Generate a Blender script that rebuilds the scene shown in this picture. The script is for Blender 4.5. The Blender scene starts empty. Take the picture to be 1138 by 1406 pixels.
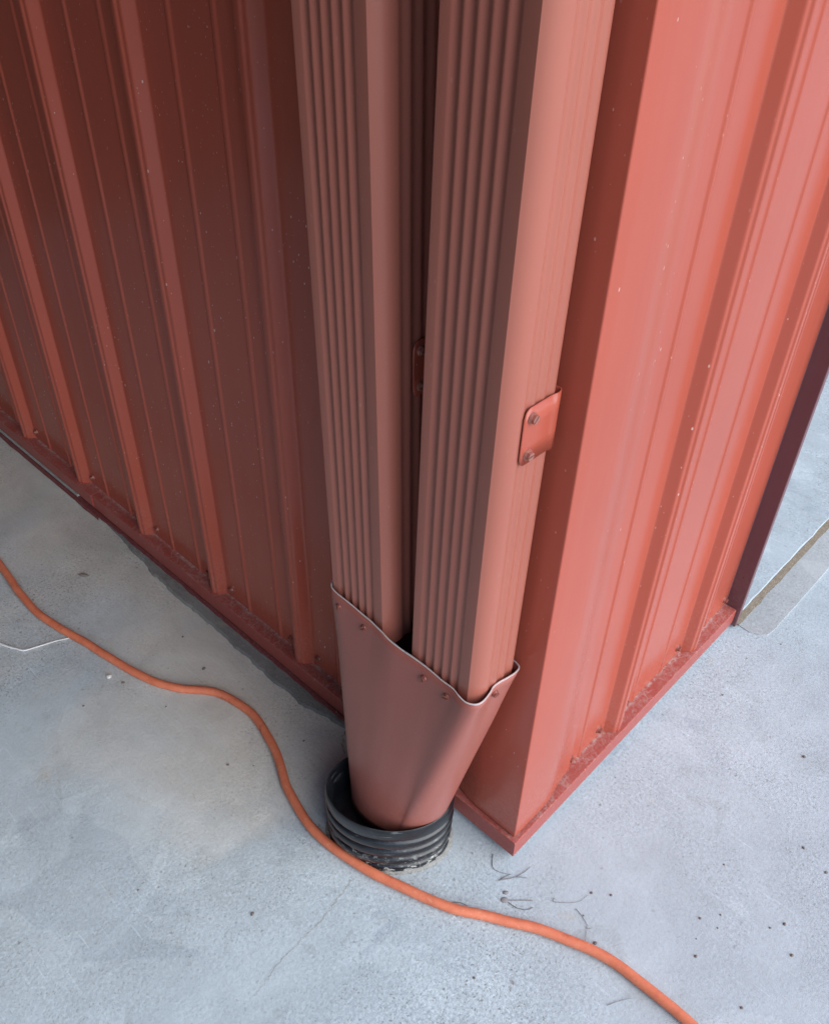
import bpy, bmesh, math, random
from mathutils import Vector, Matrix, noise
random.seed(7)
scene = bpy.context.scene
C = scene.collection
rad = math.radians

# ------------------------------------------------------------------ camera
F_PX, W_PX, H_PX = 1204.4174, 1138.0, 1406.0
YAW, PITCH, ROLL = 0.7444, 0.6814, 0.0275
CAM = Vector((0.3266, -0.5743, 1.1438))
_f = Vector((-math.sin(YAW)*math.cos(PITCH), math.cos(YAW)*math.cos(PITCH), -math.sin(PITCH)))
_r = Vector((math.cos(YAW), math.sin(YAW), 0)); _u = _r.cross(_f)
_R = math.cos(ROLL)*_r + math.sin(ROLL)*_u
_U = -math.sin(ROLL)*_r + math.cos(ROLL)*_u
cam_data = bpy.data.cameras.new('camera'); cam = bpy.data.objects.new('camera', cam_data); C.objects.link(cam)
cam_data.sensor_fit = 'HORIZONTAL'; cam_data.sensor_width = 36; cam_data.lens = 36*F_PX/W_PX
cam_data.clip_start = 0.02; cam_data.clip_end = 500
cam.matrix_world = Matrix(((_R.x, _U.x, -_f.x, CAM.x), (_R.y, _U.y, -_f.y, CAM.y), (_R.z, _U.z, -_f.z, CAM.z), (0, 0, 0, 1)))
scene.camera = cam

# ------------------------------------------------------------------ light
SUN_EL, SUN_AZ = 38.0, 6.0           # azimuth measured from +X towards +Y
world = bpy.data.worlds.new('World'); scene.world = world; world.use_nodes = True
wn = world.node_tree.nodes; wl = world.node_tree.links
sky = wn.new('ShaderNodeTexSky'); sky.sky_type = 'NISHITA'; sky.sun_disc = False
sky.sun_elevation = rad(SUN_EL); sky.sun_rotation = rad(90-SUN_AZ)
sky.air_density = 1.0; sky.dust_density = 0.6; sky.ozone_density = 1.0
wl.new(sky.outputs['Color'], wn['Background'].inputs['Color']); wn['Background'].inputs['Strength'].default_value = 0.11
sun_data = bpy.data.lights.new('sun', 'SUN'); sun = bpy.data.objects.new('sun', sun_data); C.objects.link(sun)
sun_data.energy = 1.5; sun_data.angle = rad(68); sun_data.color = (1.0, 0.975, 0.95)
d = Vector((math.cos(rad(SUN_EL))*math.cos(rad(SUN_AZ)), math.cos(rad(SUN_EL))*math.sin(rad(SUN_AZ)), math.sin(rad(SUN_EL))))
sun.rotation_euler = d.to_track_quat('Z', 'Y').to_euler(); sun.location = (6, 2, 6)
scene.view_settings.view_transform = 'Standard'; scene.view_settings.look = 'None'
scene.view_settings.exposure = 1.5; scene.view_settings.gamma = 1.0; scene.view_settings.use_curve_mapping = False
scene.render.engine = 'CYCLES'
scene.cycles.max_bounces = 6; scene.cycles.diffuse_bounces = 4; scene.cycles.glossy_bounces = 3

# ------------------------------------------------------------------ helpers
def on_ground(px, py, z=0.0):
    v = _R*((px-W_PX/2)/F_PX) - _U*((py-H_PX/2)/F_PX) + _f
    return CAM + v*((z-CAM.z)/v.z)

class MB:
    def __init__(s): s.v = []; s.f = []
    def add(s, vs, fs):
        o = len(s.v); s.v += [tuple(v) for v in vs]; s.f += [tuple(i+o for i in f) for f in fs]
    def box(s, a, b):
        (x0, y0, z0), (x1, y1, z1) = a, b
        s.add([(x0,y0,z0),(x1,y0,z0),(x1,y1,z0),(x0,y1,z0),(x0,y0,z1),(x1,y0,z1),(x1,y1,z1),(x0,y1,z1)],
              [(0,3,2,1),(4,5,6,7),(0,1,5,4),(1,2,6,5),(2,3,7,6),(3,0,4,7)])
    def rings(s, rings, closed=True, cap0=False, cap1=False):
        n = len(rings[0]); vs = [p for r in rings for p in r]; fs = []
        for j in range(len(rings)-1):
            for i in range(n if closed else n-1):
                k = (i+1) % n
                fs.append((j*n+i, j*n+k, (j+1)*n+k, (j+1)*n+i))
        if cap0: fs.append(tuple(range(n-1, -1, -1)))
        if cap1: fs.append(tuple((len(rings)-1)*n+i for i in range(n)))
        s.add(vs, fs)
    def tube(s, pts, radius, n=8, caps=True):
        pts = [Vector(p) for p in pts]; rings = []
        for i, p in enumerate(pts):
            t = (pts[min(i+1, len(pts)-1)] - pts[max(i-1, 0)]).normalized()
            a = t.cross(Vector((0, 0, 1)));
            if a.length < 1e-4: a = Vector((1, 0, 0))
            a.normalize(); b = a.cross(t)
            r = radius(i/(len(pts)-1)) if callable(radius) else radius
            rings.append([p + a*r*math.cos(2*math.pi*k/n) + b*r*math.sin(2*math.pi*k/n) for k in range(n)])
        s.rings(rings, True, caps, caps)
    def build(s, name, mat, parent=None, loc=(0, 0, 0), smooth=None):
        me = bpy.data.meshes.new(name); me.from_pydata(s.v, [], s.f); me.update()
        bm = bmesh.new(); bm.from_mesh(me); bmesh.ops.recalc_face_normals(bm, faces=bm.faces); bm.to_mesh(me); bm.free()
        if smooth:
            me.polygons.foreach_set('use_smooth', [True]*len(me.polygons))
            me.set_sharp_from_angle(angle=rad(smooth))
        me.materials.append(mat)
        o = bpy.data.objects.new(name, me); C.objects.link(o); o.location = loc
        if parent: o.parent = parent
        return o

def empty(name, loc=(0, 0, 0)):
    o = bpy.data.objects.new(name, None); C.objects.link(o); o.location = loc; o.empty_display_size = 0.05
    return o
def tag(o, label=None, cat=None, group=None, kind=None):
    if label: o['label'] = label
    if cat: o['category'] = cat
    if group: o['group'] = group
    if kind: o['kind'] = kind
    return o

def fillet(pts, r, n=4):
    """round the inner corners of a 2-D polyline"""
    out = [Vector(pts[0])]
    for i in range(1, len(pts)-1):
        p0, p, p1 = Vector(pts[i-1]), Vector(pts[i]), Vector(pts[i+1])
        a = (p0-p); b = (p1-p)
        t = min(r, a.length*0.45, b.length*0.45)
        A = p + a.normalized()*t; B = p + b.normalized()*t
        for k in range(n+1):
            u = k/n; out.append(A*(1-u)**2 + p*2*u*(1-u) + B*u*u)
    out.append(Vector(pts[-1]))
    return out

def catmull(pts, n=8):
    P = [Vector(p) for p in pts]; P = [2*P[0]-P[1]] + P + [2*P[-1]-P[-2]]; out = []
    for i in range(1, len(P)-2):
        a, b, c, e = P[i-1:i+3]
        for k in range(n):
            t = k/n
            out.append(0.5*((2*b)+(c-a)*t+(2*a-5*b+4*c-e)*t*t+(3*b-a-3*c+e)*t**3))
    out.append(P[-2]); return out

# ------------------------------------------------------------------ materials
class Mat:
    def __init__(s, name):
        s.m = bpy.data.materials.new(name); s.m.use_nodes = True
        s.N = s.m.node_tree.nodes; s.L = s.m.node_tree.links; s.b = s.N['Principled BSDF']
        s.tc = s.N.new('ShaderNodeTexCoord')
        g = s.N.new('ShaderNodeNewGeometry'); s.geo = g; s.pos = g.outputs['Position']
    def link(s, a, b): s.L.new(a, b)
    def mapping(s, scale, rot=(0, 0, 0), src=None):
        m = s.N.new('ShaderNodeMapping'); m.inputs['Scale'].default_value = scale; m.inputs['Rotation'].default_value = rot
        s.link(src or s.pos, m.inputs['Vector']); return m.outputs[0]
    def noise(s, scale, detail=4, rough=0.55, vec=None, dist=0):
        n = s.N.new('ShaderNodeTexNoise'); n.inputs['Scale'].default_value = scale; n.inputs['Detail'].default_value = detail
        n.inputs['Roughness'].default_value = rough; n.inputs['Distortion'].default_value = dist
        s.link(vec or s.pos, n.inputs['Vector']); return n.outputs['Fac']
    def voro(s, scale, vec=None, feature='F1', out='Distance', rnd=1.0):
        n = s.N.new('ShaderNodeTexVoronoi'); n.feature = feature; n.inputs['Scale'].default_value = scale
        n.inputs['Randomness'].default_value = rnd
        s.link(vec or s.pos, n.inputs['Vector']); return n.outputs[out]
    def ramp(s, fac, stops):
        r = s.N.new('ShaderNodeValToRGB'); e = r.color_ramp.elements
        while len(e) < len(stops): e.new(0.5)
        for el, (p, c) in zip(e, stops):
            el.position = p; el.color = (c, c, c, 1) if not isinstance(c, tuple) else (*c, 1)
        s.link(fac, r.inputs[0]); return r.outputs[0]
    def mix(s, fac, a, b, mode='MIX'):
        n = s.N.new('ShaderNodeMix'); n.data_type = 'RGBA'; n.blend_type = mode
        for sock, v in ((n.inputs[0], fac), (n.inputs[6], a), (n.inputs[7], b)):
            if isinstance(v, (int, float)): sock.default_value = v if sock.type == 'VALUE' else (v, v, v, 1)
            elif isinstance(v, tuple): sock.default_value = (*v, 1)
            else: s.link(v, sock)
        return n.outputs[2]
    def math(s, op, a, b=0.0, c=0.0):
        n = s.N.new('ShaderNodeMath'); n.operation = op
        for i, v in enumerate((a, b, c)):
            if isinstance(v, (int, float)): n.inputs[i].default_value = v
            else: s.link(v, n.inputs[i])
        return n.outputs[0]
    def bump(s, h, strength, dist, prev=None):
        n = s.N.new('ShaderNodeBump'); n.inputs['Strength'].default_value = strength; n.inputs['Distance'].default_value = dist
        s.link(h, n.inputs['Height'])
        if prev: s.link(prev, n.inputs['Normal'])
        return n.outputs[0]
    def set(s, **k):
        for key, v in k.items():
            sock = s.b.inputs[key.replace('_', ' ')]
            if isinstance(v, (int, float)): sock.default_value = v
            elif isinstance(v, tuple): sock.default_value = (*v, 1)
            else: s.link(v, sock)
        return s.m

def painted(name, col, rough=0.3, specks=1.0, wave=1.0, spec=0.33, ledge=False, scuff=0.0):
    m = Mat(name)
    big = m.noise(2.2, 3); fine = m.noise(38, 4, 0.6)
    c = m.mix(m.ramp(big, [(0.3, 0.0), (0.75, 1.0)]), tuple(x*0.93 for x in col), tuple(min(1, x*1.06) for x in col))
    rg = m.math('MULTIPLY_ADD', fine, 0.12, rough-0.06)
    pale = (0.62, 0.50, 0.46)
    stk = m.ramp(m.noise(1.0, 4, 0.65, m.mapping((55, 55, 1.6))), [(0.50, 0.0), (0.78, 1.0)])
    c = m.mix(m.math('MULTIPLY', stk, 0.02), c, (0.50, 0.40, 0.36))
    sz = m.N.new('ShaderNodeSeparateXYZ'); m.link(m.pos, sz.inputs[0])
    spl = m.math('MULTIPLY', m.ramp(m.math('ADD', sz.outputs[2], m.math('MULTIPLY_ADD', m.noise(14, 4, 0.7), 0.30, -0.15)), [(0.04, 1.0), (0.20, 0.0)]), m.ramp(m.noise(190, 4, 0.75), [(0.45, 0.0), (0.70, 1.0)]))
    c = m.mix(m.math('MULTIPLY', spl, 0.15), c, (0.42, 0.34, 0.30))
    if specks:
        # dust, swarf and tiny chips: sparse small dots, a little taller than wide
        vec = m.mapping((1, 1, 0.55))
        clus = m.ramp(m.noise(5.5, 2, vec=m.mapping((1.7, 1.7, 0.7))), [(0.40, 0.05), (0.60, 1.0)])
        for sc, thr, keep, amt in ((120, 0.145, 0.74, 0.75), (42, 0.060, 0.60, 0.8), (260, 0.20, 0.82, 0.4)):
            dist = m.voro(sc, vec); rnd = dist.node.outputs['Color']
            sep = m.N.new('ShaderNodeSeparateColor'); m.link(rnd, sep.inputs[0])
            dot = m.math('MULTIPLY', m.math('LESS_THAN', dist, m.math('MULTIPLY', sep.outputs[1], thr)), m.math('GREATER_THAN', sep.outputs[0], keep))
            dot = m.math('MULTIPLY', m.math('MULTIPLY', dot, clus), amt*specks)
            c = m.mix(dot, c, pale)
    if scuff:
        sv = m.mapping((3, 3, 60), (0.5, 0.6, 0.3))
        sc_ = m.math('MULTIPLY', m.ramp(m.noise(9, 2, 0.5, sv), [(0.70, 0.0), (0.76, 1.0)]), m.ramp(m.noise(7, 2), [(0.52, 0.0), (0.62, 1.0)]))
        c = m.mix(m.math('MULTIPLY', sc_, scuff), c, tuple(min(1, x*1.8+0.04) for x in col))
    if ledge:
        sep = m.N.new('ShaderNodeSeparateXYZ'); m.link(m.geo.outputs['Normal'], sep.inputs[0])
        up = m.math('GREATER_THAN', sep.outputs[2], 0.6)
        # grit swept against the wall plus dried tide lines on the flat ledge
        sp = m.N.new('ShaderNodeSeparateXYZ'); m.link(m.pos, sp.inputs[0])
        qd = m.math('MINIMUM', sp.outputs[1], m.math('MULTIPLY', sp.outputs[0], -1.0))
        qd = m.math('ADD', qd, m.math('MULTIPLY_ADD', m.noise(55, 4, 0.7), 0.016, -0.008))
        inner = m.ramp(m.math('MULTIPLY', qd, 40.0), [(0.58, 0.0), (0.78, 1.0)])
        grit = m.math('MULTIPLY', m.ramp(m.noise(300, 4, 0.75), [(0.46, 0.0), (0.64, 1.0)]), m.ramp(m.noise(20, 4, 0.65), [(0.36, 0.0), (0.62, 1.0)]))
        crust = m.math('MULTIPLY', inner, m.ramp(m.noise(140, 4, 0.75), [(0.44, 0.0), (0.58, 1.0)]))
        nz = m.N.new('ShaderNodeTexNoise'); nz.inputs['Scale'].default_value = 60; m.link(m.pos, nz.inputs['Vector'])
        edge = m.voro(38, m.mix(0.02, m.pos, nz.outputs['Color'], 'ADD'), 'DISTANCE_TO_EDGE')
        line = m.math('MULTIPLY', m.ramp(edge, [(0.0, 1.0), (0.05, 0.0)]), m.ramp(m.noise(14, 2), [(0.50, 0.0), (0.58, 1.0)]))
        dirt = m.math('MAXIMUM', m.math('MULTIPLY', grit, 0.5), m.math('MAXIMUM', m.math('MULTIPLY', line, 0.4), m.math('MULTIPLY', crust, 0.7)))
        c = m.mix(m.math('MULTIPLY', dirt, up), c, (0.44, 0.35, 0.31))
        rg = m.math('ADD', rg, m.math('MULTIPLY', up, 0.22))
    nrm = None
    if wave:
        w = m.noise(5, 1, 0.4, m.mapping((1, 1, 0.35))); nrm = m.bump(w, 0.25*wave, 0.01)
    nrm = m.bump(m.noise(900, 2), 0.06, 0.0006, nrm)
    return m.set(Base_Color=c, Roughness=rg, Normal=nrm, Specular_IOR_Level=spec)

RED = (0.350, 0.073, 0.045)
M_PANEL = painted('barn_red_panel_paint', RED, 0.20)
M_TRIM = painted('barn_red_trim_paint', RED, 0.22, specks=0.7)
M_BASE = painted('barn_red_base_trim_paint', (0.30, 0.056, 0.042), 0.36, specks=0.6, ledge=True)
M_SPOUT = painted('brown_red_gutter_paint', (0.322, 0.104, 0.074), 0.33, specks=0.12, wave=0.3)
M_BOOT = painted('brown_red_boot_paint', (0.285, 0.092, 0.072), 0.34, specks=0.1, wave=0.6, scuff=0.6)
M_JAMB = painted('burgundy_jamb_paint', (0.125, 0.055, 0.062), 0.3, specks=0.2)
M_FLASH = painted('maroon_flashing_paint', (0.16, 0.035, 0.035), 0.55, specks=1.0)

def plain(name, col, rough, metal=0.0, var=0.12, scale=40, bump=0.0, spec=0.5):
    m = Mat(name); n = m.noise(scale, 4, 0.6)
    c = m.mix(n, tuple(x*(1-var) for x in col), tuple(min(1, x*(1+var)) for x in col))
    k = dict(Base_Color=c, Roughness=rough, Metallic=metal, Specular_IOR_Level=spec)
    if bump: k['Normal'] = m.bump(m.noise(scale*4, 4, 0.65), bump, 0.002)
    return m.set(**k)
M_CUT = plain('bare_cut_metal_edge', (0.78, 0.77, 0.76), 0.35, 0.6)
M_SCREW = plain('red_painted_screw', (0.24, 0.075, 0.055), 0.38, 0.2)
M_SCREW2 = plain('rusty_steel_screw', (0.36, 0.15, 0.115), 0.32, 0.45)
M_GALV = plain('pale_galvanised_edge', (0.55, 0.60, 0.58), 0.4, 0.5, 0.3, 60)
M_TWIG = plain('dry_twig', (0.19, 0.18, 0.18), 0.8)
M_LEAF = plain('dry_leaf', (0.22, 0.21, 0.21), 0.8)
M_PEBBLE = plain('dark_grit', (0.16, 0.135, 0.115), 0.9, 0, 0.4, 200)
M_PEBBLE2 = plain('pale_grit', (0.62, 0.60, 0.56), 0.9, 0, 0.2, 200)
M_SEALANT = plain('dried_white_sealant', (0.62, 0.61, 0.62), 0.6, 0, 0.45, 120)
M_ROOF = plain('roof_sheet', (0.06, 0.05, 0.045), 0.8)
M_DIRT = plain('joint_dirt', (0.27, 0.22, 0.16), 0.95, 0, 0.5, 150, 0.8)
M_STEEL = plain('painted_post', (0.2, 0.05, 0.04), 0.5)

# hose
m = Mat('orange_hose_rubber')
c = m.mix(m.ramp(m.noise(60, 4, 0.65), [(0.35, 0.0), (0.7, 1.0)]), (0.53, 0.140, 0.070), (0.64, 0.190, 0.098))
c = m.mix(m.math('MULTIPLY', m.ramp(m.noise(140, 3, 0.7), [(0.60, 0.0), (0.72, 1.0)]), 0.45), c, (0.62, 0.33, 0.22))
c = m.mix(m.math('MULTIPLY', m.ramp(m.noise(23, 3, 0.7), [(0.64, 0.0), (0.70, 1.0)]), 0.5), c, (0.25, 0.05, 0.03))
M_HOSE = m.set(Base_Color=c, Roughness=0.5, Normal=m.bump(m.noise(300, 3), 0.12, 0.001))

# black corrugated pipe: dusty low down, mortar smears
m = Mat('black_pipe_plastic')
sep = m.N.new('ShaderNodeSeparateXYZ'); m.link(m.pos, sep.inputs[0])
low = m.ramp(sep.outputs[2], [(0.008, 1.0), (0.044, 0.0)])
sm = m.math('MULTIPLY', m.ramp(m.noise(75, 5, 0.75, m.mapping((1, 1, 2.5))), [(0.54, 0.0), (0.60, 1.0)]), m.math('MULTIPLY', low, 1.15))
c = m.mix(m.ramp(m.noise(30, 4, 0.65), [(0.35, 0.0), (0.7, 1.0)]), (0.004, 0.005, 0.007), (0.015, 0.016, 0.020))
c = m.mix(sm, c, (0.36, 0.36, 0.33))
scr = m.math('MULTIPLY', m.ramp(m.noise(40, 2, 0.5, m.mapping((1, 1, 6), (0.6, 0.3, 0))), [(0.66, 0.0), (0.72, 1.0)]), 0.35)
c = m.mix(scr, c, (0.22, 0.22, 0.22))
M_PIPE = m.set(Base_Color=c, Roughness=m.math('MULTIPLY_ADD', sm, 0.4, 0.30), Normal=m.bump(m.noise(220, 4), 0.2, 0.0015), Specular_IOR_Level=0.5)

def concrete(name, base, rough_amt=1.0, stain=1.0, tone=1.0, wall_bounce=0.0):
    m = Mat(name)
    b = tuple(x*tone for x in base)
    big = m.noise(1.3, 6, 0.62, dist=0.5)
    c = m.mix(m.ramp(big, [(0.32, 0.0), (0.68, 1.0)]), tuple(x*0.92 for x in b), tuple(x*1.08 for x in b))
    mid = m.noise(8, 6, 0.66, dist=0.7)
    c = m.mix(1.0, c, m.ramp(mid, [(0.30, 0.90), (0.70, 1.08)]), 'MULTIPLY')
    # crisp-edged trowel and slurry patches
    for sc, lo, amt, tint in ((2.1, 0.55, 0.75, (0.86, 0.87, 0.89)), (4.7, 0.58, 0.7, (1.13, 1.13, 1.12)), (11.0, 0.63, 0.6, (0.88, 0.875, 0.86))):
        pat = m.ramp(m.noise(sc, 5, 0.55, dist=1.3), [(lo, 0.0), (lo+0.010, 1.0)])
        c = m.mix(m.math('MULTIPLY', pat, amt), c, m.mix(1.0, c, tint, 'MULTIPLY'))
    # tan and grey stains
    tan = m.math('MULTIPLY', m.ramp(m.noise(15, 4, 0.6, dist=0.5), [(0.66, 0.0), (0.74, 1.0)]), 0.4*stain)
    c = m.mix(tan, c, (0.40, 0.35, 0.26))
    gry = m.math('MULTIPLY', m.ramp(m.noise(6, 6, 0.72, m.mapping((1, 1, 1), (0, 0, 0.7)), dist=0.8), [(0.55, 0.0), (0.72, 1.0)]), 0.24*stain)
    c = m.mix(gry, c, (0.28, 0.275, 0.265))
    if wall_bounce:   # warm bounced light near the side wall, painted as an uneven tan belt
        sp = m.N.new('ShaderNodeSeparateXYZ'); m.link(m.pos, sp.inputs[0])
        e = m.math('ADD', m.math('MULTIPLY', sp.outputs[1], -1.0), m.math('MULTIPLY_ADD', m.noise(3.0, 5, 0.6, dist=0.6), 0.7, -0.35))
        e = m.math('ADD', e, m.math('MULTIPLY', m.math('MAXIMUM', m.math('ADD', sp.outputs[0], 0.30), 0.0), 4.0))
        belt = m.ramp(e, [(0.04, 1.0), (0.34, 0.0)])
        c = m.mix(m.math('MULTIPLY', belt, wall_bounce), c, m.mix(1.0, m.ramp(mid, [(0.3, 0.80), (0.7, 1.06)]), (0.56, 0.525, 0.455), 'MULTIPLY'))
    # pits and grit, dense only on the worn zones
    zone = m.ramp(m.noise(2.6, 5, 0.62, dist=0.4), [(0.40, 0.16), (0.62, 1.0)])
    wn_ = m.N.new('ShaderNodeTexNoise'); wn_.inputs['Scale'].default_value = 160; wn_.inputs['Detail'].default_value = 2; m.link(m.pos, wn_.inputs['Vector'])
    wob = m.mix(0.008, m.pos, wn_.outputs['Color'], 'ADD')
    pits = None
    for sc, thr, keep, amt in ((300, 0.46, 0.50, 0.85), (140, 0.30, 0.72, 0.9), (48, 0.12, 0.72, 0.95)):
        dist = m.voro(sc, wob); col = dist.node.outputs['Color']
        s3 = m.N.new('ShaderNodeSeparateColor'); m.link(col, s3.inputs[0])
        dot = m.math('MULTIPLY', m.ramp(m.math('DIVIDE', dist, m.math('MULTIPLY_ADD', s3.outputs[1], thr, 0.02)), [(0.7, 1.0), (1.0, 0.0)]), m.math('GREATER_THAN', s3.outputs[0], keep))
        dot = m.math('MULTIPLY', m.math('MULTIPLY', dot, zone if sc > 100 else m.math('MULTIPLY_ADD', zone, 0.6, 0.4)), amt)
        pits = dot if pits is None else m.math('MAXIMUM', pits, dot)
    c = m.mix(m.math('MULTIPLY', pits, 0.75), c, (0.15, 0.135, 0.115))
    # pale scratches and float marks
    scv = m.mapping((1, 22, 1), (0, 0, rad(38)))
    lines = m.math('MULTIPLY', m.math('MULTIPLY', m.ramp(m.noise(14, 3, 0.6, scv), [(0.60, 0.0), (0.67, 1.0)]), m.ramp(m.noise(4, 2), [(0.42, 0.0), (0.58, 1.0)])), 0.5)
    c = m.mix(lines, c, tuple(min(1, x*1.35) for x in b))
    g = m.noise(230, 4, 0.75)
    c = m.mix(zone, c, m.mix(1.0, c, m.ramp(g, [(0.28, 0.62), (0.72, 1.30)]), 'MULTIPLY'))
    hz = m.math('MULTIPLY', m.noise(170, 5, 0.72), m.math('MULTIPLY_ADD', zone, 0.75, 0.25))
    h1 = m.bump(hz, 0.5*rough_amt, 0.0035)
    h2 = m.bump(m.noise(26, 5, 0.6, m.mapping((1, 3.5, 1), (0, 0, rad(40)))), 0.16*rough_amt, 0.006, h1)
    h3 = m.bump(m.noise(5, 3, 0.5), 0.25*rough_amt, 0.015, h2)
    return m.set(Base_Color=c, Roughness=m.math('MULTIPLY_ADD', mid, 0.25, 0.55), Normal=h3, Specular_IOR_Level=0.4)
GREY = (0.392, 0.448, 0.476)
M_CONC = concrete('weathered_concrete', GREY, wall_bounce=0.85)
M_FLOOR = concrete('smooth_floor_concrete', GREY, 0.5, 0.4, 1.06)
M_BAND = concrete('threshold_concrete', (0.375, 0.395, 0.400), 0.7, 0.8)
M_COLLAR = concrete('crumbled_mortar', (0.30, 0.30, 0.28), 2.0, 1.2)
M_MORTAR = concrete('dark_grey_mortar', (0.205, 0.200, 0.185), 2.4, 1.2)
m = Mat('gravel_ground')
c = m.mix(m.noise(30, 6, 0.7), (0.11, 0.10, 0.08), (0.24, 0.22, 0.18))
M_EARTH = m.set(Base_Color=c, Roughness=0.95, Normal=m.bump(m.noise(60, 5, 0.7), 0.8, 0.02))

# ------------------------------------------------------------------ ground
LEDGE = 0.045          # height of the base-trim ledge
WALL_H = 2.75
o = MB(); o.add([(-120,-120,-0.06),(120,-120,-0.06),(120,120,-0.06),(-120,120,-0.06)], [(0,1,2,3)])
tag(o.build('ground', M_EARTH), kind='structure')

def sheet(name, mat, x0, x1, y0, y1, z, nx, ny, amp=0.0008, thick=0.08):
    b = MB(); vs = []; fs = []
    for j in range(ny+1):
        for i in range(nx+1):
            x = x0+(x1-x0)*i/nx; y = y0+(y1-y0)*j/ny
            vs.append((x, y, z + amp*noise.noise(Vector((x*3.1, y*3.1, 2)))*1.2))
    for j in range(ny):
        for i in range(nx):
            a = j*(nx+1)+i; fs.append((a, a+1, a+nx+2, a+nx+1))
    b.add(vs, fs); b.box((x0, y0, z-thick), (x1, y1, z-0.006))
    return b.build(name, mat, smooth=40)
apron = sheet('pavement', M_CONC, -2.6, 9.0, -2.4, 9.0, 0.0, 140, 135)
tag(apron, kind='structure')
# floor slab seen through the door opening, parted from the apron by a dirty joint
b = MB(); vs = []; n = 90
ys = [0.642 + (4.4-0.642)*(k/n)**1.5 for k in range(n+1)]
def jag(y, s): return 0.0035*noise.noise(Vector((y*34, s, 0))) + 0.002*noise.noise(Vector((y*120, s, 3)))
z = 0.0030
for k, y in enumerate(ys): vs += [(-3.0, y, z), (-0.006+jag(y, 1), y, z), (-0.003+jag(y, 1), y, 0.0015)]
fs = []
for k in range(n): fs += [(3*k, 3*k+1, 3*k+4, 3*k+3), (3*k+1, 3*k+2, 3*k+5, 3*k+4)]
b.add(vs, fs); tag(b.build('floor', M_FLOOR), kind='structure')
b = MB(); vs = []; fs = []
for k, y in enumerate(ys): vs += [(-0.004, y, 0.0022), (0.009+jag(y, 5)*1.2, y, 0.0022)]
for k in range(n): fs.append((2*k, 2*k+1, 2*k+3, 2*k+2))
b.add(vs, fs); tag(b.build('joint_dirt', M_DIRT), kind='structure')
# grout band between the joint and the apron, thin, with a rounded near end
b = MB(); top = []; base = []
edge = []
for k, y in enumerate(ys): edge.append((0.008+jag(y, 7), y))
out = [(0.060 + 0.003*noise.noise(Vector((y*9, 4, 0))), y) for y in reversed(ys) if y > 0.668] + [(0.056, 0.656), (0.046, 0.646), (0.030, 0.640)]
poly = edge + out
vs = [(x, y, 0.0018) for x, y in poly] + [(x, y, -0.004) for x, y in poly]; N_ = len(poly)
fs = [tuple(range(N_))] + [(i, (i+1) % N_, N_+(i+1) % N_, N_+i) for i in range(N_)]
b.add(vs, fs); tag(b.build('threshold', M_BAND), kind='structure')
# dark grey ragged mortar strip along the foot of the left wall
b = MB(); vs = []; n = 320
for k in range(n+1):
    x = -0.30 - 1.10*k/n; t = k/n
    wdt = 0.030 if t < 0.45 else 0.030*max(0.12, 1-(t-0.45)/0.30)
    wdt *= min(1, 0.15+t*12)
    wdt *= (1+0.35*noise.noise(Vector((x*7, 0, 0)))+0.20*noise.noise(Vector((x*23, 5, 0)))+0.09*noise.noise(Vector((x*75, 8, 0))))
    y = 0.004-wdt
    vs += [(x, 0.012, 0.0045), (x, y+0.004, 0.0040), (x, y, 0.0005)]
fs = []
for k in range(n): fs += [(3*k, 3*k+1, 3*k+4, 3*k+3), (3*k+1, 3*k+2, 3*k+5, 3*k+4)]
b.add(vs, fs); tag(b.build('mortar', M_MORTAR), kind='structure')
# hairline cracks in the pavement
def crack(px, w):
    pts = [on_ground(x, y, 0.0016) for x, y in px]; pts = catmull(pts, 10); b = MB(); vs = []
    for i, p in enumerate(pts):
        t = (pts[min(i+1, len(pts)-1)]-pts[max(i-1, 0)]).normalized(); s = Vector((-t.y, t.x, 0))
        q = p + s*0.004*noise.noise(Vector((i*0.7, p.x*30, 1))); ww = w*(0.4+abs(noise.noise(Vector((i*0.5, 3, p.y*40)))))
        vs += [q+s*ww, q-s*ww]
    b.add(vs, [(2*i, 2*i+1, 2*i+3, 2*i+2) for i in range(len(pts)-1)])
    return b.build('crack', M_DIRT, apron)
crack([(486, 1205), (466, 1232), (440, 1265), (412, 1292), (388, 1318), (368, 1345), (350, 1368)], 0.00035)
crack([(474, 1003), (470, 1018), (473, 1035)], 0.0012)

# ------------------------------------------------------------------ building
bld = empty('metal_building', (0, 0, 0))
tag(bld, 'barn red ribbed metal building with folded corner trim', 'building')
PAN = 0.022            # panel flats lie this far behind the face of the base trim
PITCH_S = 0.2286
def rib(s):            # s = edge of the rib next to the corner; stepped trapezoid
    return [(s, 0), (s+.010, .0145), (s+.0150, .0150), (s+.0175, .0178), (s+.0245, .0178), (s+.0270, .0150), (s+.0320, .0145), (s+.042, 0)]
def minor(s): return [(s-.0055, 0), (s-.0025, .0022), (s+.0025, .0022), (s+.0055, 0)]
def profile(s0, s1, first, ribs):
    pts = [(s0, 0)]
    for i in ribs:
        r = first + i*PITCH_S
        for mm in (r-0.145, r-0.0615):
            if s0+0.006 < mm < s1-0.006: pts += minor(mm)
        if s0 < r < s1: pts += rib(r)
    last = first + ribs[-1]*PITCH_S
    for mm in (last+PITCH_S-0.145, last+PITCH_S-0.0615):
        if mm < s1-0.006: pts += minor(mm)
    pts.append((s1, 0)); return fillet(pts, 0.0022, 3)
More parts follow.
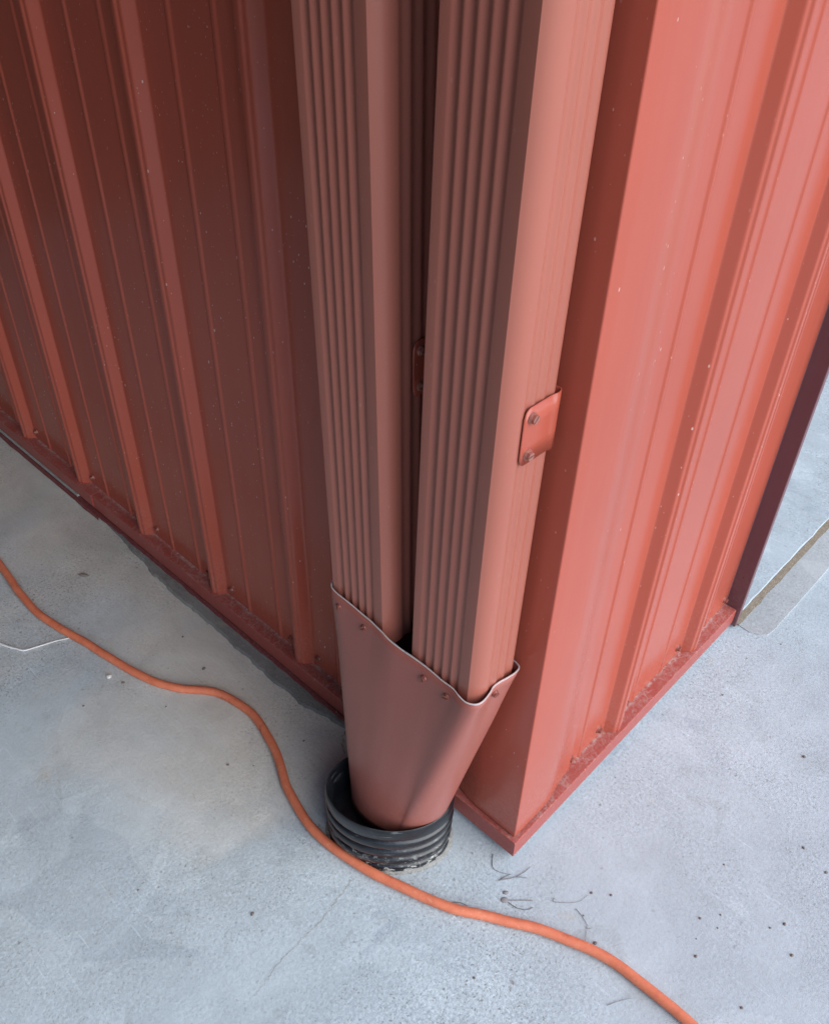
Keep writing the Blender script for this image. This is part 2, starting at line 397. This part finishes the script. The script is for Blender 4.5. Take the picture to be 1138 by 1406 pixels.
def panel(side, s0, s1, first, ribs, off=0.0, ztop=WALL_H):
    b = MB(); pr = profile(s0, s1, first, ribs); zs = (LEDGE+0.0006, ztop); rings = []
    for z in zs:
        if side == 'L': rings.append([(-s, PAN-h+off, z) for s, h in pr])
        else: rings.append([(-PAN+h-off, s, z) for s, h in pr])
    b.rings(rings, closed=False)
    return b.build('wall_panel', M_PANEL, bld)
FL, FR = 0.437, 0.2405
panel('L', 0.12, FL+2*PITCH_S+.060, FL, [-1, 0, 1, 2])
panel('L', FL+2*PITCH_S+.048, FL+6*PITCH_S+.060, FL, [3, 4, 5, 6], 0.0008)
panel('L', FL+6*PITCH_S+.048, 4.6, FL, [7, 8, 9, 10, 11, 12, 13, 14, 15, 16, 17])
panel('R', 0.12, 0.6280, FR, [0, 1])
panel('R', 3.60, 6.2, FR, [15, 16, 17, 18, 19, 20, 21, 22, 23, 24, 25])
# outside corner trim
wing = [(-.0215, .148), (-.0160, .144), (-.0110, .118), (-.0066, .085), (-.0060, .0060)]
bend = [Vector((-.0165, .1445))] + [Vector((-.0165+.0105*(3*u*u-2*u**3), .1445-.0745*u)) for u in [k/14 for k in range(1, 15)]]
wing = [(-.0215, .148)] + [tuple(p) for p in bend] + [(-.0060, .0060)]
half = [Vector(p) for p in wing[:-1]]; cr = fillet([wing[-2], wing[-1], (-wing[-2][1], -wing[-2][0])], 0.0022, 4)
ct = half[:-1] + cr + [Vector((-p.y, -p.x)) for p in reversed(half[:-1])]
b = MB(); b.rings([[(x, y, z) for x, y in ct] for z in (LEDGE+0.0035, WALL_H)], closed=False); b.build('corner_trim', M_TRIM, bld, smooth=12)
# base trim: ledge, drop face and return, mitred at the corner
sec = fillet([(0.026, LEDGE), (0.0, LEDGE), (0.0, 0.0125), (0.012, 0.0125)], 0.0012, 3)
b = MB(); b.rings([[(-q, q, z) for q, z in sec], [(-1.105, q, z) for q, z in sec]], closed=False); bt = b.build('base_trim', M_BASE, bld)
b = MB(); b.rings([[(-q, q, z) for q, z in sec], [(-q, 0.6270, z) for q, z in sec]], closed=False); b.build('base_trim', M_BASE, bld)
sec2 = [(q-(0.0022 if q < 0.02 else 0), z+(0.0008 if z > 0.03 else 0.004)) for q, z in sec]
b = MB(); b.rings([[(-1.086, q, z) for q, z in sec2], [(-4.6, q, z) for q, z in sec2]], closed=False)
b.add([(-1.086, q, z) for q, z in sec2], [tuple(range(len(sec2)))]); b.build('base_trim', M_BASE, bld)
# bare edge and lower lip that show below the far length of trim
b = MB(); b.box((-4.6, -0.0035, 0.0080), (-1.150, 0.0060, 0.0150)); b.build('bare_edge', M_GALV, bld)
b = MB(); vs = []
for k in range(61):
    x = -1.06 - 1.1*k/60; j = 0.002*noise.noise(Vector((x*22, 1, 1)))
    vs += [(x, 0.010, 0.0075), (x, -0.0075+j, 0.0072), (x, -0.0100+j, 0.0006)]
b.add(vs, [f for k in range(60) for f in ((3*k,3*k+1,3*k+4,3*k+3),(3*k+1,3*k+2,3*k+5,3*k+4))]); b.build('lower_lip', M_FLASH, bld)
# recessed flashing below the near trim (left) and plinth behind it
b = MB(); vs = []; n = 120
for k in range(n+1):
    x = -0.27 - 0.84*k/n; j = 0.0028*noise.noise(Vector((x*26, 9, 1))) + 0.0014*noise.noise(Vector((x*90, 2, 1)))
    vs += [(x, 0.0095, 0.013), (x, 0.0050, 0.0075), (x, -0.0035+j, 0.0060), (x, -0.0050+j, 0.0030)]
b.add(vs, [(4*k+q, 4*k+q+1, 4*k+q+5, 4*k+q+4) for k in range(n) for q in range(3)]); b.build('flashing', M_FLASH, bld)
b = MB(); b.box((-4.6, 0.0125, -0.02), (-0.0125, 0.10, LEDGE-0.004)); b.box((-0.10, 0.1005, -0.02), (-0.0125, 0.625, LEDGE-0.004)); b.build('plinth', M_BAND, bld)
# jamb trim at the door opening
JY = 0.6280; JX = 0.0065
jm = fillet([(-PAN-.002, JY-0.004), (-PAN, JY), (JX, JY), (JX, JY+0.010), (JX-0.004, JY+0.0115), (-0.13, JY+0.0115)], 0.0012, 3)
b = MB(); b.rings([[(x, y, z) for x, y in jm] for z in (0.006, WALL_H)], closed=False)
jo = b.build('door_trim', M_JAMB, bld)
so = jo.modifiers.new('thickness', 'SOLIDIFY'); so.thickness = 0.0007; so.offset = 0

# fasteners ---------------------------------------------------------------
def screw_mesh(name, mat, washer=0.0068, head=0.0042, h=0.0045, slot=True):
    """hex washer-head screw pointing along +Z from its seat"""
    b = MB()
    def disc(r, z0, z1, n, r2=None):
        r2 = r2 or r
        b.rings([[(r*math.cos(2*math.pi*k/n), r*math.sin(2*math.pi*k/n), z0) for k in range(n)],
                 [(r2*math.cos(2*math.pi*k/n), r2*math.sin(2*math.pi*k/n), z1) for k in range(n)]], True, False, True)
    disc(washer, -0.001, 0.0012, 14, washer*0.9); disc(head*1.25, 0.001, 0.0022, 12, head*1.15)
    if slot:   # two halves of the hex head with a gap for the slot
        for s in (1, -1):
            prof = [(-head, 0.0007*s), (head, 0.0007*s), (head*0.5, head*0.87*s), (-head*0.5, head*0.87*s)]
            b.rings([[(x, y, 0.002) for x, y in prof], [(x, y, h) for x, y in prof]], True, False, True)
        b.box((-head*.9, -.0008, .002), (head*.9, .0008, h*0.62))
    else: disc(head, 0.002, h, 6, head*0.92)
    o = b.build(name, mat); me = o.data; bpy.data.objects.remove(o); return me
SCR_WALL = screw_mesh('screw', M_SCREW, 0.0075, 0.0045, 0.0055, False)
SCR_STRAP = screw_mesh('screw', M_SCREW2, 0.0062, 0.0043, 0.0052, True)
SCR_BOOT = screw_mesh('screw', M_SCREW, 0.0046, 0.0036, 0.0045, True)
def screw(me, parent, pos, nrm, spin=0.0, origin=Vector((0, 0, 0))):
    o = bpy.data.objects.new('screw', me); C.objects.link(o); o.parent = parent
    q = Vector(nrm).to_track_quat('Z', 'Y'); o.rotation_mode = 'QUATERNION'
    from mathutils import Quaternion
    o.rotation_quaternion = q @ Quaternion((0, 0, 1), spin); o.location = Vector(pos)-origin; return o
for i in range(-1, 8):
    r = FL + i*PITCH_S
    screw(SCR_WALL, bld, (-(r-0.012), PAN, LEDGE+0.018+0.004*random.random()), (0, -1, 0), random.random())
    screw(SCR_WALL, bld, (-(r+0.054), PAN, LEDGE+0.016+0.004*random.random()), (0, -1, 0), random.random())
for s in (0.153, 0.227, 0.300, 0.456, 0.529, 0.616):
    screw(SCR_WALL, bld, (-PAN, s, LEDGE+0.016+0.003*random.random()), (1, 0, 0), random.random())

# out-of-frame shell: building roof, then an added cover that shades the side wall ---------
b = MB(); b.box((-8.0, -0.15, WALL_H), (0.25, 8.0, WALL_H+0.10)); b.build('roof', M_ROOF, bld)
b = MB(); b.box((-4.7, 0.03, 0), (-4.6, 8.0, WALL_H)); b.box((-4.6, 7.9, 0), (-0.03, 8.0, WALL_H)); b.build('rear_wall', M_PANEL, bld)
SHADE_ROOF_X = 1.1
added_shade = empty('added_shade_roof', (-3.5, -2.0, 0)); tag(added_shade, 'added dark roof out of view that shades the side wall', 'roof')  # unseen, added to keep light off the side wall
def pbox(name, mat, a, c_):
    b = MB(); b.box(tuple(a[i]-added_shade.location[i] for i in range(3)), tuple(c_[i]-added_shade.location[i] for i in range(3))); return b.build(name, mat, added_shade)
pbox('roof_sheet', M_ROOF, (-7.5, -3.5, 2.55), (SHADE_ROOF_X, -0.16, 2.62))  # added overhead cover, blocks sky light
pbox('added_rear_screen', M_ROOF, (-7.5, -3.30, 0), (SHADE_ROOF_X, -3.22, 2.545)); pbox('added_end_screen', M_ROOF, (-7.5, -3.215, 0), (-7.42, -0.17, 2.545))  # added dark screens, block low sky facing the side wall
for x in (-7.2, -3.7, -0.4): pbox('added_post', M_STEEL, (x, -3.45, 0), (x+0.1, -3.35, 2.545))

# ------------------------------------------------------------------ downspouts
SPW, SPD = 0.104, 0.071
def spout_section():
    """half-symmetric closed outline, centred in x, back at y=0, front at y=-SPD"""
    w = SPW/2; d_ = SPD; ax, by = 0.010, 0.020
    def corr(t, n=5, amp=0.0017):     # flutes between 0 and 1
        return amp*(0.5-0.5*math.cos(2*math.pi*n*t))**0.8
    pts = []
    # front face, left crease to right crease
    x0, x1 = -w+ax, w-ax; f0, f1 = x0+0.009, x1-0.013
    pts.append((x0, -d_)); N = 60
    for k in range(N+1):
        t = k/N; pts.append((f0+(f1-f0)*t, -d_+corr(t)))
    pts.append((x1, -d_))
    def corner(P0, P1, P2, n=8):
        return [tuple(Vector(P0)*(1-u)**2+Vector(P1)*2*u*(1-u)+Vector(P2)*u*u) for u in [k/n for k in range(1, n+1)]]
    pts += corner((x1, -d_), (w-0.0005, -d_+0.0075), (w, -d_+by))
    s0, s1 = -d_+by+0.002, -0.008; N = 36
    for k in range(N+1):
        t = k/N; pts.append((w-corr(t, 3, 0.0018), s0+(s1-s0)*t))
    pts += corner((w, -0.008), (w, 0), (w-0.008, 0), 4)
    pts += corner((-w+0.008, 0), (-w, 0), (-w, -0.008), 4)
    for k in range(N+1):
        t = 1-k/N; pts.append((-w+corr(t, 3, 0.0018), s0+(s1-s0)*t))
    pts += corner((-w, -d_+by), (-w+0.0005, -d_+0.0075), (x0, -d_))[:-1]
    return pts
SEC = spout_section(); BACK_Y = -0.005; STRAP_Z = 0.7200
def strap(parent, sh=0.0):
    """bent sheet strap on the +X side; local to the spout root (x centred, back y=0)"""
    w = SPW/2
    path = fillet([(w+0.0016, -0.049+sh), (w+0.0018, -0.010), (w+0.0034, -0.0035), (w+0.0012, 0.0035), (w-0.012, 0.0042)], 0.005, 5)
    # cumulative length along path, with rounded front corners
    Hh = 0.0300; rc = 0.009; b = MB(); L = [0]
    for i in range(1, len(path)): L.append(L[-1]+(path[i]-path[i-1]).length)
    pts = []; extra = [0, .0006, .0018, .0036, .006, .0085, .010]
    fine = []
    for i in range(len(path)-1):
        seg = L[i+1]-L[i]; m_ = max(1, int(seg/0.0016))
        for k in range(m_): fine.append((path[i]+(path[i+1]-path[i])*k/m_, L[i]+seg*k/m_))
    fine.append((path[-1], L[-1]))
    rings = []
    for p, l in fine:
        hh = Hh if l >= rc else Hh-rc+math.sqrt(max(0, rc*rc-(rc-l)**2))
        hh = max(hh, Hh-rc+0.0002)
        rings.append([(p.x, p.y, STRAP_Z-hh), (p.x, p.y, STRAP_Z-hh*0.33), (p.x, p.y, STRAP_Z+hh*0.33), (p.x, p.y, STRAP_Z+hh)])
    b.rings(rings, closed=False); o = b.build('strap', M_TRIM, parent, smooth=40)
    s_ = o.modifiers.new('thickness', 'SOLIDIFY'); s_.thickness = 0.0012; s_.offset = 0
    for dz in (-0.0195, 0.0190): screw(SCR_STRAP, o, (w+0.0022, -0.0385+sh, STRAP_Z+dz), (1, 0, 0), 0.4+dz*20)
    return o
def downspout(xc, label, sh=0.0, lean=0.0):
    root = empty('downspout', (xc, BACK_Y, 0.20)); root.rotation_euler.y = lean; tag(root, label, 'downspout', 'downspouts at the building corner')
    b = MB(); b.rings([[(x, y, z-0.20) for x, y in SEC] for z in (0.366, WALL_H-0.05)], closed=True)
    b.build('pipe', M_SPOUT, root, smooth=32)
    st = strap(root, sh); st.location.z = -0.20
    return root
downspout(-0.0905, 'fluted brown downspout next to the folded corner trim', 0.0, 0.0125)
downspout(-0.2155, 'fluted brown downspout farther from the folded corner trim', 0.016, -0.024)

# ------------------------------------------------------------------ sheet boot
BT_Z, BB_Z = 0.384, 0.062
def rim_z(x): return BT_Z + 0.017*max(0.0, min(1.2, (-0.085-x)/0.16)) + 0.0010*noise.noise(Vector((x*55, 3, 0)))
boot = empty('downspout_boot', (-0.165, -0.075, BB_Z)); tag(boot, 'brown sheet metal boot funnelling two downspouts into a black pipe', 'downspout boot')
def boot_top():
    P = [(-0.2930, -0.012), (-0.2950, -0.030), (-0.2925, -0.055), (-0.284, -0.0755), (-0.270, -0.0800), (-0.245, -0.0795), (-0.205, -0.0795), (-0.190, -0.0805),
         (-0.160, -0.0830), (-0.128, -0.0805), (-0.105, -0.0790), (-0.062, -0.0795), (-0.046, -0.0825), (-0.033, -0.0835), (-0.0225, -0.0790), (-0.0190, -0.070), (-0.0215, -0.055),
         (-0.0245, -0.046), (-0.0240, -0.036), (-0.0210, -0.024), (-0.0195, -0.013), (-0.0215, -0.004), (-0.030, -0.0005)]
    P = [(-0.276+(x+0.295)*(0.2465/0.2755), y) for x, y in P]
    return catmull([(x, y, 0) for x, y in P], 5) + [Vector((-0.10, -0.0005, 0)), Vector((-0.19, -0.0005, 0)), Vector((-0.258, -0.0005, 0)), Vector((-0.270, -0.005, 0))]
TOP = boot_top()
def boot_bottom(p):
    # same angular order on a rounded square inside the pipe mouth
    u = (p.x+0.155)/0.138; w_ = (p.y+0.040)/0.042
    a = math.atan2(w_, u); e = 0.95
    cx, cy, rx, ry, th = -0.1505, -0.0760, 0.0655, 0.0470, 0.28
    a -= th; lx = rx*math.copysign(abs(math.cos(a))**e, math.cos(a)); ly = ry*math.copysign(abs(math.sin(a))**e, math.sin(a))
    return Vector((cx+lx*math.cos(th)-ly*math.sin(th), cy+lx*math.sin(th)+ly*math.cos(th), 0))
SOFT = [p.copy() for p in TOP]
for _ in range(45):
    SOFT = [(SOFT[i-1]+SOFT[i]*2+SOFT[(i+1) % len(SOFT)])/4 for i in range(len(SOFT))]
_k = [(max(p[a] for p in TOP)-min(p[a] for p in TOP))/(max(p[a] for p in SOFT)-min(p[a] for p in SOFT)) for a in (0, 1)]
SOFT = [Vector((-0.153+(p.x+0.153)*min(_k[0], 1.03), -0.041+(p.y+0.041)*_k[1], 0)) for p in SOFT]
rings = []; NZ = 26
for j in range(NZ+1):
    t = j/NZ; ring = []
    lip = max(0, 1-t/0.22)         # the hugging of the spouts fades out below the rim
    for p, ps in zip(TOP, SOFT):
        smooth_p = Vector((p.x, p.y, 0))
        lp = 1-min(1, t/0.30); lp = lp*lp*(3-2*lp); q0 = p*lp + ps*(1-lp)
        if lip < 1:
            # hull-like section without the pinches
            pass

        k = t**1.04; z = rim_z(p.x)*(1-t) + BB_Z*t
        q = q0*(1-k) + boot_bottom(p)*k
        ring.append((q.x-boot.location.x, q.y-boot.location.y, z-BB_Z))
    rings.append(ring)
b = MB(); b.rings(rings, closed=True); sh = b.build('shell', M_BOOT, boot, smooth=50)
s_ = sh.modifiers.new('thickness', 'SOLIDIFY'); s_.thickness = 0.0008; s_.offset = -1
# bare cut rim
b = MB(); b.rings([[(p.x*1.0-boot.location.x, p.y-boot.location.y, rim_z(p.x)-BB_Z+dz) for p in [Vector((q.x, q.y, 0)) + s*Vector((q.x+0.155, (q.y+0.04)*3, 0)).normalized()*0.0007 for q in TOP]] for dz, s in ((-0.0004, 1), (0.0012, 1), (0.0012, -1), (-0.0004, -1))], closed=True)
b.build('cut_rim', M_CUT, boot, smooth=60)
BO = boot.location
for x in (-0.2465, -0.2035, -0.1055, -0.0710):
    screw(SCR_BOOT, boot, (x, -0.0815, rim_z(x)-0.0165), (0, -1, 0.12), random.random()*2, BO)
screw(SCR_BOOT, boot, (-0.0345, -0.042, BT_Z-0.0135), (1, -0.25, -0.2), 0.8, BO)

# ------------------------------------------------------------------ black corrugated drain pipe
pipe = empty('drain_pipe', (-0.155, -0.0860, 0)); tag(pipe, 'short black corrugated drain pipe rising from the concrete', 'drain pipe')
RX, RY, OVAL = 0.0890, 0.0640, 0.665     # squashed, long axis turned away from the wall
def oval(r, a): x, y = RX*r*math.cos(a), RY*r*math.sin(a); return (x*math.cos(OVAL)-y*math.sin(OVAL), x*math.sin(OVAL)+y*math.cos(OVAL))
def ring_at(r, z):
    out = []
    for k in range(80):
        a = 2*math.pi*k/80; x, y = oval(r, a)
        out.append((x, y, z + 0.003*math.cos(a-2.0)*(z/0.105) + 0.0010*noise.noise(Vector((3*math.cos(a), 3*math.sin(a), z*20)))))
    return out
prof = [(0.88, -0.01)]
for zb, hb, ro in ((-0.006, 0.0200, 0.975), (0.0150, 0.0200, 0.985), (0.0360, 0.0200, 0.990), (0.0570, 0.0210, 1.0)):
    prof += [(ro-0.100, zb), (ro-0.075, zb+hb*0.03), (ro-0.025, zb+hb*0.12), (ro-0.006, zb+hb*0.24), (ro, zb+hb*0.47), (ro-0.006, zb+hb*0.70), (ro-0.025, zb+hb*0.82), (ro-0.075, zb+hb*0.91), (ro-0.100, zb+hb*0.94)]
prof += [(0.91, 0.0785), (0.955, 0.0800), (0.985, 0.0825), (0.995, 0.0870), (0.992, 0.0985), (0.982, 0.1035), (0.965, 0.1052), (0.948, 0.1045), (0.935, 0.101)]
prof += [(0.915, 0.088), (0.88, 0.074), (0.90, 0.062), (0.87, 0.050), (0.86, 0.046)]
b = MB(); b.rings([ring_at(r, z) for r, z in prof], closed=True, cap1=True); b.build('corrugated_wall', M_PIPE, pipe, smooth=60)
# crumbs of mortar round the foot
b = MB(); rr = []
n = 96
for r0, z0 in ((0.88, 0.004), (0.97, 0.0035), (1.0, 0.0022), (1.05, 0.0002)):
    ring = []
    for k in range(n):
        a = 2*math.pi*k/n; w_ = 1+0.05*noise.noise(Vector((4*math.cos(a), 4*math.sin(a), r0*3)))+0.03*noise.noise(Vector((14*math.cos(a), 14*math.sin(a), r0*5)))
        rr_ = 1+(r0-1)*w_*(0.55+0.6*max(0, math.sin(-a+0.2))) if r0 > 1 else r0
        x, y = oval(rr_, a); ring.append((x, min(y, 0.085), z0*(0.7+0.5*noise.noise(Vector((9*math.cos(a), 9*math.sin(a), 2))))))
    rr.append(ring)
b.rings(rr, closed=True); b.build('mortar_collar', M_COLLAR, pipe, smooth=60)

# ------------------------------------------------------------------ orange hose
HR = 0.0068
hp = [(-420, 560), (-300, 590), (-170, 620), (-70, 690), (-30, 738), (0, 775), (28, 815), (60, 848), (120, 884), (190, 926), (238, 944), (298, 952), (345, 980), (376, 1027), (396, 1085), (430, 1139), (480, 1180), (540, 1213), (620, 1247), (690, 1263), (760, 1283), (830, 1314), (884, 1353), (930, 1391), (985, 1442), (1050, 1510), (1120, 1610), (1230, 1720), (1400, 1780)]
pts = catmull([on_ground(x, y, HR-0.0003) for x, y in hp], 10)
pts = [p + Vector((0.0011*noise.noise(p*21), 0.0011*noise.noise(p*21+Vector((9, 0, 0))), 0)) for p in pts]
org = Vector((pts[0].x, pts[0].y, 0))
b = MB(); b.tube([p-org for p in pts], HR, 16); ho = b.build('hose', M_HOSE, None, loc=org, smooth=60)
tag(ho, 'orange hose snaking across the pale concrete past the pipe', 'hose')

# ------------------------------------------------------------------ small litter on the concrete
def litter(name, px, r, label, cat, mat, group=None, z=0.0012, extra=()):
    lines = [[on_ground(x, y, z) for x, y in px]] + [[on_ground(x, y, z) for x, y in e] for e in extra]
    org = lines[0][0].copy(); org.z = 0; b = MB()
    for li in lines:
        cp = catmull(li, 5) if len(li) > 2 else li
        b.tube([p-org for p in cp], lambda t: r*0.75*(1-0.6*t), 6)
    o = b.build(name, mat, None, loc=org, smooth=60); return tag(o, label, cat, group)
def q(L): return [(650+u/5.69, 1180+v/5.69) for u, v in L]
litter('twig', q([(152, -40), (150, 60), (200, 100), (295, 122)]), 0.0008, 'thin dark twig bent beside the corner of the base trim', 'twig', M_TWIG, 'dry twigs on the concrete')
litter('twig', q([(200, 166), (260, 155), (330, 140), (400, 100), (445, 60)]), 0.0011, 'forked grey twig with a thick end near the base trim corner', 'twig', M_TWIG, 'dry twigs on the concrete', extra=(q([(330, 140), (375, 142), (420, 148)]), q([(215, 160), (245, 140), (285, 122)])))
litter('twig', q([(635, 305), (620, 325), (640, 335), (740, 342), (830, 330), (895, 280)]), 0.0006, 'hook shaped hair thin stem lying beyond the orange hose', 'twig', M_TWIG, 'dry twigs on the concrete')
litter('twig', q([(800, 388), (850, 450), (885, 510), (885, 540), (872, 660)]), 0.0006, 'thin crooked stem running up to the orange hose', 'twig', M_TWIG, 'dry twigs on the concrete', extra=(q([(885, 540), (905, 543), (930, 538)]),))
litter('twig', [(834, 1381), (850, 1375), (867, 1371)], 0.0006, 'short curved stem on the near side of the hose', 'twig', M_TWIG, 'dry twigs on the concrete')
litter('twig', [(622, 1239), (632, 1240), (642, 1244)], 0.0011, 'short dark twig leaning against the orange hose', 'twig', M_TWIG, 'dry twigs on the concrete')
litter('sealant_string', [(-12, 880), (0, 884), (14, 889), (23, 891), (34, 893), (55, 887), (78, 880), (101, 875)], 0.0030, 'crinkled white string of dried sealant ending at the hose', 'sealant string', M_SEALANT, z=0.0020)
# two-part seed leaf with stems
lf = empty('dry_leaf', on_ground(692.7, 1236)); tag(lf, 'small round grey leaf with two thin stems', 'leaf')
def disc(px, py, rx, ry, ang):
    b = MB(); p = on_ground(px, py, 0.001)-lf.location; n = 16; c_, s_ = math.cos(ang), math.sin(ang)
    ring = lambda k, dz: [(p.x+k*(rx*math.cos(a)*c_-ry*math.sin(a)*s_), p.y+k*(rx*math.cos(a)*s_+ry*math.sin(a)*c_), p.z+dz) for a in [2*math.pi*i/n for i in range(n)]]
    b.rings([ring(1, -0.0008), ring(1, 0), ring(0.6, 0.0009)], True, False, True); b.build('blade', M_LEAF, lf, smooth=60)
disc(692.5, 1236, 0.0052, 0.0040, 0.8); disc(694.5, 1226, 0.0042, 0.0026, 0.8)
for L in (q([(265, 322), (330, 322), (400, 322), (460, 325)]), q([(272, 336), (300, 358), (340, 382), (400, 397), (435, 394), (462, 378)])):
    b = MB(); b.tube([on_ground(x, y, 0.001)-lf.location for x, y in L], 0.0006, 6); b.build('stem', M_TWIG, lf)

bits = [(313, 1051, 2.6), (190, 1223, 2.0), (347, 1256, 3.0), (115, 970, 2.4), (228, 971, 1.8), (169, 938, 2.8), (251, 875, 2.6), (280, 919, 3.2), (651, 1344, 2.2), (801, 1258, 1.6), (839, 1230, 2.4), (812, 1227, 2.6),
        (961, 1262, 2.6), (989, 1257, 1.6), (1077, 1270, 3.0), (1057, 1275, 1.8), (1087, 1313, 3.2), (955, 1314, 2.6), (1018, 1385, 2.8), (817, 1296, 2.8), (1134, 1199, 2.6), (1104, 1040, 3.4), (1103, 1165, 2.2),
        (994, 1188, 1.8), (992, 955, 2.4), (1072, 885, 1.8), (845, 1068, 1.2), (500, 1200, 2.0), (417, 1018, 2.4), (348, 1052, 1.4), (985, 1275, 1.3), (956, 1290, 1.3)]
for i, (px, py, r) in enumerate(bits):
    p = on_ground(px, py); bm = bmesh.new(); bmesh.ops.create_icosphere(bm, subdivisions=2, radius=r*0.8/1000)
    sx, sy = random.uniform(0.8, 1.35), random.uniform(0.65, 1.0)
    for v in bm.verts:
        k = 1+0.30*noise.noise(v.co*900+Vector((i*7, 0, 0))); v.co = Vector((v.co.x*k*sx, v.co.y*k*sy, v.co.z*k*0.62))
    me = bpy.data.meshes.new('grit'); bm.to_mesh(me); bm.free(); me.materials.append(M_PEBBLE)
    o = bpy.data.objects.new('grit', me); C.objects.link(o); o.location = (p.x, p.y, r/1000*0.42); o.rotation_euler.z = random.random()*6
    near_wall = py < 1075 and px < 480; far_side = px > 640 and not (py > 1290 and px < 700)
    tag(o, 'dark crumb of grit on the concrete between hose and left wall' if near_wall and (py < 930 or px > 390) else
        'dark crumb of grit on open concrete between the hose and the base trim corner' if far_side else
        'dark crumb of grit on bare concrete on the open side of the hose', 'grit', 'dark crumbs of grit on the concrete')
p = on_ground(150, 930); bm = bmesh.new(); bmesh.ops.create_icosphere(bm, subdivisions=2, radius=0.0045)
for v in bm.verts: v.co *= 1+0.3*noise.noise(v.co*500); v.co.z *= 0.6
me = bpy.data.meshes.new('pebble'); bm.to_mesh(me); bm.free(); me.materials.append(M_PEBBLE2)
o = bpy.data.objects.new('pebble', me); C.objects.link(o); o.location = (p.x, p.y, 0.002); tag(o, 'pale pebble on the concrete, the only white one', 'pebble')
p = on_ground(115, 791); b = MB(); t = Vector((0.8, 0.6, 0))
b.tube([p*0 + t*s*0.011 + Vector((0, 0, 0.002)) for s in (-1, -.5, 0, .5, 1)], lambda u: 0.0004+0.003*math.sin(math.pi*u), 8)
o = b.build('seed_husk', M_PEBBLE, None, loc=(p.x, p.y, 0), smooth=60); tag(o, 'brown spindle shaped seed husk between hose and wall', 'husk')
